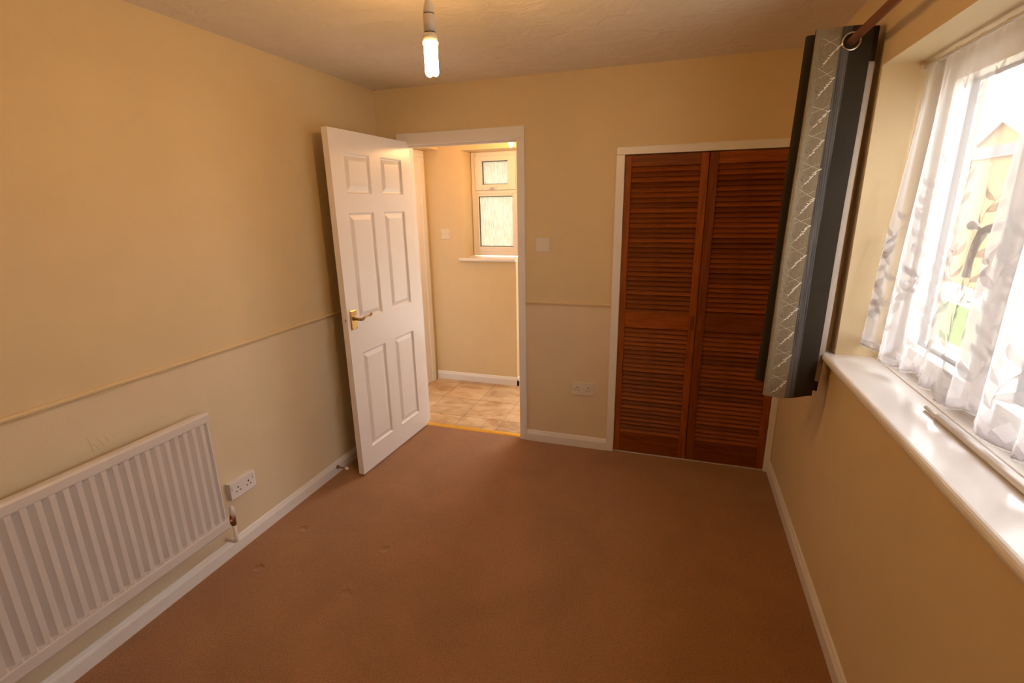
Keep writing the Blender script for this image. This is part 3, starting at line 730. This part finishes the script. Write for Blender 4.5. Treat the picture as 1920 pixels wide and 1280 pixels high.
# zigzag of the stack in plan: (dx from the front panel's left edge, y); built from the front panel backwards
def arc(c, r, a0, a1, n): return [(c[0] + r * math.cos(a0 + (a1 - a0) * i / n), c[1] + r * math.sin(a0 + (a1 - a0) * i / n)) for i in range(n + 1)]
def zig():
    P = []
    P += [(0.166, -0.868), (0.14, -0.873), (0.10, -0.876), (0.06, -0.876), (0.02, -0.874)]
    P += arc((0.004, -0.862), 0.012, -math.pi / 2, -3 * math.pi / 2, 6)
    P += [(0.04, -0.848), (0.09, -0.846), (0.14, -0.846), (0.172, -0.848)]
    P += arc((0.178, -0.832), 0.014, -math.pi / 2, math.pi / 2, 6)
    P += [(0.12, -0.815), (0.06, -0.812), (0.0, -0.812)]
    P += arc((-0.012, -0.798), 0.013, -math.pi / 2, -3 * math.pi / 2, 6)
    P += [(0.04, -0.784), (0.10, -0.782), (0.15, -0.783)]
    P += arc((0.166, -0.769), 0.014, -math.pi / 2, math.pi / 2, 6)
    P += [(0.12, -0.753), (0.06, -0.750), (0.01, -0.748)]
    return P
ZG = zig()
acc = [0.0]
for i in range(1, len(ZG)): acc.append(acc[-1] + math.dist(ZG[i], ZG[i - 1]))
def band(i):
    a = (acc[i] + acc[i + 1]) / 2
    x = (ZG[i][0] + ZG[i + 1][0]) / 2
    if i < 4:   # front panel, by x
        return 0
    return 2
def cpt(dx, y, v, off=(0, 0)):
    x = 2.335 - 0.031 * v ** 1.15 + dx * (1.0 + 0.05 * v) + 0.004 * math.sin(v * 7 + y * 20) * v
    yy = y + 0.010 * math.sin(v * 4.0 + dx * 16) * v * (1 if y < -0.86 else 0.5) - (0.012 * v)
    return (x + off[0], yy + off[1], CT + (CB - CT) * v + (0.012 * math.sin(dx * 20 + y * 60) * (1 if v > 0.5 else 0) * v) + (-0.014 * (dx / 0.17) * v if y < -0.86 else 0.018 * v))
# refine path so the stripe borders fall on vertices
BORD = [0.166 * (1 - 0.60), 0.166 * (1 - 0.42)]
def refine():
    out = []; mats = []
    fx = [0.166, 0.150, 0.134, 0.118, 0.100, 0.0865, 0.070, 0.058, 0.045, 0.030, 0.018]
    for x in fx: out.append((x, -0.868 - 0.008 * math.sin(math.pi * min(1, (0.166 - x) / 0.16))))
    tail = ZG[5:]
    out += tail
    return out
CP = refine()
NV = 48
cl = MB()
def cmat(i):
    x = (CP[i][0] + CP[i + 1][0]) / 2
    if i < 10:
        if x > 0.100: return 2
        if x > 0.070: return 1
        return 0
    if i < 13: return 0
    return 2
def normals():
    N = []
    for i in range(len(CP)):
        a = CP[max(0, i - 1)]; c = CP[min(len(CP) - 1, i + 1)]
        dx, dy = c[0] - a[0], c[1] - a[1]; L = math.hypot(dx, dy) or 1
        N.append((-dy / L, dx / L))
    return N
NR = normals()
n = len(CP)
for j in range(NV + 1):
    for i in range(n): cl.v.append(cpt(CP[i][0], CP[i][1], j / NV))
for j in range(NV):
    for i in range(n - 1):
        q = j * n + i; cl.face((q, q + 1, q + n + 1, q + n), cmat(i), True)
face = cl.build('face_cloth', ['taupe', 'grey_rib', 'black_cloth'], cur, fix=False)
ll = MB(); j0 = 4
for j in range(j0, NV):
    for i in range(n):
        dx, dy = NR[i]; v = j / NV if j < NV - 1 else 0.972
        # the inside of the fold: opposite side to the face
        ll.v.append(cpt(CP[i][0], CP[i][1], v, (-dx * 0.0022, -dy * 0.0022)))
for j in range(NV - j0 - 1):
    for i in range(n - 1):
        q = j * n + i; ll.face((q, q + 1, q + n + 1, q + n), 0, True)
lin = ll.build('lining', 'lining', cur, fix=False); lin['label'] = 'beige lining cloth'
# eyelets
def ring(cx, y, cz, R=0.0255, r=0.0048):
    b = MB(); ns, nr = 26, 8
    for i in range(ns):
        a = 2 * math.pi * i / ns
        for k in range(nr):
            t = 2 * math.pi * k / nr; rr = R + r * math.cos(t)
            b.v.append((cx + rr * math.cos(a), y + r * 0.8 * math.sin(t), cz + rr * math.sin(a)))
    for i in range(ns):
        for k in range(nr):
            i2 = (i + 1) % ns; k2 = (k + 1) % nr; b.face((i * nr + k, i * nr + k2, i2 * nr + k2, i2 * nr + k), 0, True)
    return b
for y in (-0.877, -0.846, -0.813, -0.783):
    e_ = ring(PXC, y - 0.001, PZC).build('eyelet', 'chrome', cur)
    if y < -0.87:
        hb = MB()
        hb.tube([(PXC, y - 0.0015, PZC), (PXC, y + 0.0035, PZC)], 0.0235, 24)
        hb.build('eyelet_opening', 'dark', e_)
# embroidered sprigs on the taupe stripe
eb = MB(); ed = MB()
def th_(mb, a, c, wd_=0.0011):
    (x0, z0), (x1, z1) = a, c
    d = math.hypot(x1 - x0, z1 - z0) or 1; nx, nz = -(z1 - z0) / d * wd_ / 2, (x1 - x0) / d * wd_ / 2
    base = len(mb.v); ns = 4
    for i in range(ns + 1):
        u = i / ns
        for k in (-1, 1):
            dx = x0 + (x1 - x0) * u + k * nx; z = z0 + (z1 - z0) * u + k * nz
            v = (CT - z) / (CT - CB); dx = min(max(dx, 0.0), 0.09)
            yv = -0.868 - 0.008 * math.sin(math.pi * min(1, (0.166 - dx) / 0.16))
            p3 = cpt(dx, yv, v, (0, -0.0012)); mb.v.append(p3)
    for i in range(ns): q = base + 2 * i; mb.face((q, q + 1, q + 3, q + 2), 0, False)
r2 = random.Random(5)
z = CT - 0.03
while z > CB + 0.04:
    j1, j2, j3 = r2.uniform(-0.008, 0.008), r2.uniform(-0.008, 0.008), r2.uniform(-0.006, 0.006)
    th_(eb, (0.012 + j3, z + j1), (0.068, z - 0.030), 0.0009); th_(eb, (0.066, z - 0.004 + j2), (0.020 + j3, z - 0.026 + j2), 0.0008)
    th_(eb, (0.066, z - 0.030), (0.022 + j3, z - 0.092), 0.0009)
    for k in range(7):
        u = k / 7; bx = 0.064 - 0.040 * u + r2.uniform(-0.003, 0.003); bz = z - 0.032 - 0.056 * u
        th_(eb, (bx, bz), (bx + r2.uniform(0.004, 0.008), bz + r2.uniform(0.002, 0.007)), 0.0040)
        if k < 4: th_(eb, (bx, bz), (bx - r2.uniform(0.003, 0.007), bz + r2.uniform(-0.003, 0.004)), 0.0026)
    th_(ed, (0.008, z - 0.045), (0.030, z - 0.060), 0.0007); th_(ed, (0.012, z - 0.075), (0.022, z - 0.05), 0.0007)
    for k in range(3): th_(ed, (0.012 + 0.004 * k, z - 0.058 - 0.006 * k), (0.016 + 0.004 * k, z - 0.056 - 0.006 * k), 0.003)
    z -= r2.uniform(0.092, 0.114)
o = eb.build('embroidered_sprigs', 'thread', cur, fix=False); o['kind'] = 'stuff'
o = ed.build('dark_sprigs', 'thread_dark', cur, fix=False); o['kind'] = 'stuff'

# ------------------------------------------------------------------ hall beyond the doorway
hf = MB().box(-0.35, 1.8, 0.03, 1.0, -0.05, -0.003).build('floor.001', 'grout'); struct(hf, 'hall floor of square mottled tan tiles')
gx = [-0.563, -0.237, 0.091, 0.419, 0.745, 1.073, 1.401, 1.729]
gy = [0.062, 0.235, 0.573, 0.915, 1.0]
for j in range(len(gy) - 1):
    xx = list(gx)
    if j == 0: xx = sorted(xx + [0.627])
    for i in range(len(xx) - 1):
        x0, x1 = max(xx[i], -0.19), min(xx[i + 1], 1.7)
        if x1 - x0 < 0.02: continue
        g = 0.0022
        MB().box(x0 + g, x1 - g, gy[j] + g, gy[j + 1] - g, -0.004, 0.0).build('tile', 'tile', hf, 0.001, 1)
struct(MB().box(-0.35, 1.8, 0.1, 1.5, H, H + 0.08).build('ceiling.001', 'ceiling'), 'ceiling of the hall beyond the doorway')
hw = MB()
SZ = 1.120
hw.box(-0.35, 0.152, 1.0, 1.2, -0.05, H).box(0.152, 0.622, 1.0, 1.2, -0.05, SZ).box(0.152, 1.8, 1.0, 1.2, 2.032, H)
hw.box(-0.35, 0.152, 1.2, 1.4, -0.05, H).box(0.152, 0.64, 1.2, 1.4, -0.05, SZ + 0.01).box(0.152, 0.64, 1.2, 1.4, 2.032, H).box(0.64, 0.76, 1.2, 1.4, -0.05, H).box(0.76, 1.62, 1.2, 1.4, 2.0, H).box(1.62, 1.8, 1.2, 1.4, -0.05, H)
struct(hw.build('wall_hall_back', 'wall'), 'cream hall wall holding the small obscured window')
struct(MB().box(-0.29, -0.19, 0.1, 1.0, -0.05, H).build('wall_hall_left', 'wall'), 'cream side wall at the left of the hall')
struct(MB().box(1.7, 1.8, 0.66, 1.2, -0.05, H).box(0.98, 1.8, 0.1, 0.101, 0.0, H).box(1.65, 1.8, 0.1, 0.66, -0.05, H).build('wall_hall_right', 'wall'), 'cream side wall at the right of the hall')
struct(MB().box(-0.19, -0.05, 0.116, 1.0, 2.043, H).build('ceiling_bulkhead', 'wall'), 'boxed bulkhead over the left side of the hall')
hb_ = [(1.0 - p_[0] if False else 1.0 - (0 - p_[0]) * -1 * -1, p_[1]) for p_ in bb_prof(-1, 0)]
struct(MB().sweep([(1.0 + p_[0], p_[1]) for p_ in bb_prof(-1, 0)], 0, -0.175, 0.622 + 0.016).sweep([(0.622 - p_[0], p_[1]) for p_ in bb_prof(-1, 0)], 1, 0.984, 1.2).build('baseboard_hall', 'white'), 'white skirting board at the foot of the hall wall')
# a door in the hall's left wall
hd2 = empty('trim_4', (0, 0, 0)); struct(hd2, 'white architrave of a side door in the hall')
MB().box(-0.190, -0.172, 0.885, 0.955, 0, 1.985).build('upright_board', 'white', hd2, 0.004)
MB().box(-0.190, -0.172, 0.117, 0.155, 0, 1.985).build('upright_board', 'white', hd2, 0.004)
MB().box(-0.190, -0.172, 0.117, 0.955, 1.985, 2.040).build('head_board', 'white', hd2, 0.004)
MB().box(-0.190, -0.180, 0.155, 0.885, 0.005, 1.985).build('side_door_leaf', 'white_door', hd2)
# glazed outer door of the hall, out of sight beyond the doorway's right jamb
gd = empty('door_2', (0, 0, 0)); struct(gd, 'white glazed outer door at the right of the hall')
for (a0, a1, c0, c1) in ((0.76, 0.84, 0.0, 2.0), (1.54, 1.62, 0.0, 2.0), (0.84, 1.54, 0.0, 0.25), (0.84, 1.54, 1.92, 2.0)):
    MB().box(a0, a1, 1.24, 1.29, c0, c1).build('door_rail', 'upvc', gd, 0.003)
for (c0, c1) in ((0.25, 1.92),): MB().box(0.84, 1.54, 1.262, 1.268, c0, c1).build('pane', 'glass', gd)
# hall window
hwin = empty('window_2', (0, 0, 0)); struct(hwin, 'small white hall window with two obscured glass panes')
X0, X1, ZA, ZB = 0.158, 0.602, 1.150, 2.032
def hbx(name, x0, x1, z0, z1, y0=1.200, y1=1.26, mat='upvc', par=None, bev=0.003): return MB().box(x0, x1, y0, y1, z0, z1).build(name, mat, par or hwin, bev)
hbx('frame_bar', X0, X0 + 0.035, ZA, ZB); hbx('frame_bar', X1 - 0.035, X1 + 0.035, ZA, ZB); hbx('frame_bar', X0 + 0.035, X1 - 0.035, ZA, ZA + 0.035); hbx('frame_bar', X0 + 0.035, X1 - 0.035, ZB - 0.035, ZB)
hbx('transom', X0 + 0.035, X1 - 0.035, 1.686, 1.715)
def hpane(x0, x1, z0, z1, sx0, sx1, sz0, sz1, y):
    s_ = MB().box(sx0, x0, y, 1.25, sz0, sz1).box(x1, sx1, y, 1.25, sz0, sz1).box(x0, x1, y, 1.25, sz0, z0).box(x0, x1, y, 1.25, z1, sz1).build('sash', 'upvc', hwin, 0.003)
    g = 0.0045
    MB().box(x0, x1, 1.222, 1.24, z0, z0 + g).box(x0, x1, 1.222, 1.24, z1 - g, z1).box(x0, x0 + g, 1.222, 1.24, z0, z1).box(x1 - g, x1, 1.222, 1.24, z0, z1).build('gasket', 'gasket', s_)
    MB().box(x0, x1, 1.232, 1.238, z0, z1).build('pane', 'obscure', s_)
    return s_
up = hpane(0.256, 0.499, 1.763, 1.956, X0 + 0.035, X1 - 0.035, 1.715, ZB - 0.035, 1.190)
hpane(0.215, 0.534, 1.227, 1.664, X0 + 0.035, X1 - 0.035, ZA + 0.035, 1.686, 1.203)
MB().box(0.335, 0.375, 1.178, 1.190, 1.728, 1.742).tube([(0.350, 1.180, 1.735), (0.350, 1.165, 1.735), (0.375, 1.160, 1.738), (0.415, 1.160, 1.736)], [0.005, 0.006, 0.006, 0.004], 10).build('catch_handle', 'plastic', up)
hs = MB().sweep([(0.972, SZ), (0.968, SZ + 0.006), (0.967, SZ + 0.016), (0.972, SZ + 0.024), (1.20, SZ + 0.024), (1.20, SZ)], 0, 0.108, 0.626)
struct(hs.build('window_sill.001', 'white_sill', None, 0.002), 'white sill board under the small hall window')

# hall pendant: candle bulb
HX, HY = 0.727, 0.60
hp = empty('pendant_lamp', (HX, HY, H)); tag(hp, 'small lit candle bulb hanging in the hall beyond the doorway', 'lamp')
TZ2 = 1.988 - H
MB().lathe([(0.0006, TZ2), (0.006, TZ2 + 0.004), (0.013, TZ2 + 0.018), (0.0175, TZ2 + 0.036), (0.0175, TZ2 + 0.052), (0.013, TZ2 + 0.075)], seg=20).build('bulb', 'hall_bulb', hp)
MB().lathe([(0.015, TZ2 + 0.072), (0.017, TZ2 + 0.080), (0.017, TZ2 + 0.120), (0.006, TZ2 + 0.140)], seg=20).build('lampholder', 'lampholder', hp)
MB().tube([(0, 0, TZ2 + 0.138), (0, 0, -0.02)], 0.003, 8).build('flex', 'flex', hp)
MB().lathe([(0.045, 0.0), (0.047, -0.006), (0.040, -0.020), (0.010, -0.026)], seg=24).build('ceiling_rose', 'lampholder', hp)

# ------------------------------------------------------------------ outside
ev = MB().box(W + 0.30, W + 0.62, YF - 0.5, 1.6, 2.33, 2.36).box(W + 0.60, W + 0.63, YF - 0.5, 1.6, 2.30, 2.48).build('added_shade_eaves', 'bargeboard')  # unseen overhang, added to keep skylight off the right side of the floor
struct(ev, 'unseen eaves added above the window to shade the right side of the floor')
struct(MB().box(-20, 40, -20, 50, -0.30, -0.10).build('ground', 'paving'), 'pale paved ground outside the window')
struct(MB().box(5.1, 6.3, -15, 30, -0.12, -0.085).build('lawn', 'grass'), 'strip of green lawn outside the window')
tag(MB().box(4.9, 5.1, -15, 30, -0.12, -0.088).build('garden_path', 'gravel'), 'narrow tan path at the edge of the lawn', kind='structure')
ob = empty('outbuilding', (6.3, 0, 0)); tag(ob, 'low buff brick outbuilding with a grey fascia beyond the lawn', 'building')
MB().box(0, 4, -2, 16, 0.22, 2.14).build('brick_wall', 'buff', ob); MB().box(-0.02, 4, -2, 16, -0.1, 0.22).build('white_plinth', 'bargeboard', ob)
MB().box(-0.05, 4, -2.1, 16.1, 2.14, 2.31).build('fascia', 'fascia', ob)
hs_ = empty('house', (12.0, 18.8, 0)); tag(hs_, 'gabled buff house with white bargeboards seen over the outbuilding', 'house')
EZ, AZ, HWD = 3.25, 4.05, 1.75
b = MB(); b.sweep([(-HWD, -0.1), (HWD, -0.1), (HWD, EZ), (0, AZ), (-HWD, EZ)], 0, 0, 8); b.build('gable_wall', 'buff', hs_)
b = MB()
for s in (-1, 1):
    b.sweep([(0, AZ + 0.02), (s * (HWD + 0.2), EZ - 0.07), (s * (HWD + 0.2), EZ + 0.03), (0, AZ + 0.14)], 0, -0.15, 8)
b.build('roof', 'roof_tile', hs_)
b = MB()
for s in (-1, 1): b.sweep([(0, AZ - 0.07), (s * (HWD + 0.2), EZ - 0.16), (s * (HWD + 0.2), EZ + 0.02), (0, AZ + 0.13)], 0, -0.20, -0.15)
b.build('bargeboard', 'bargeboard', hs_)
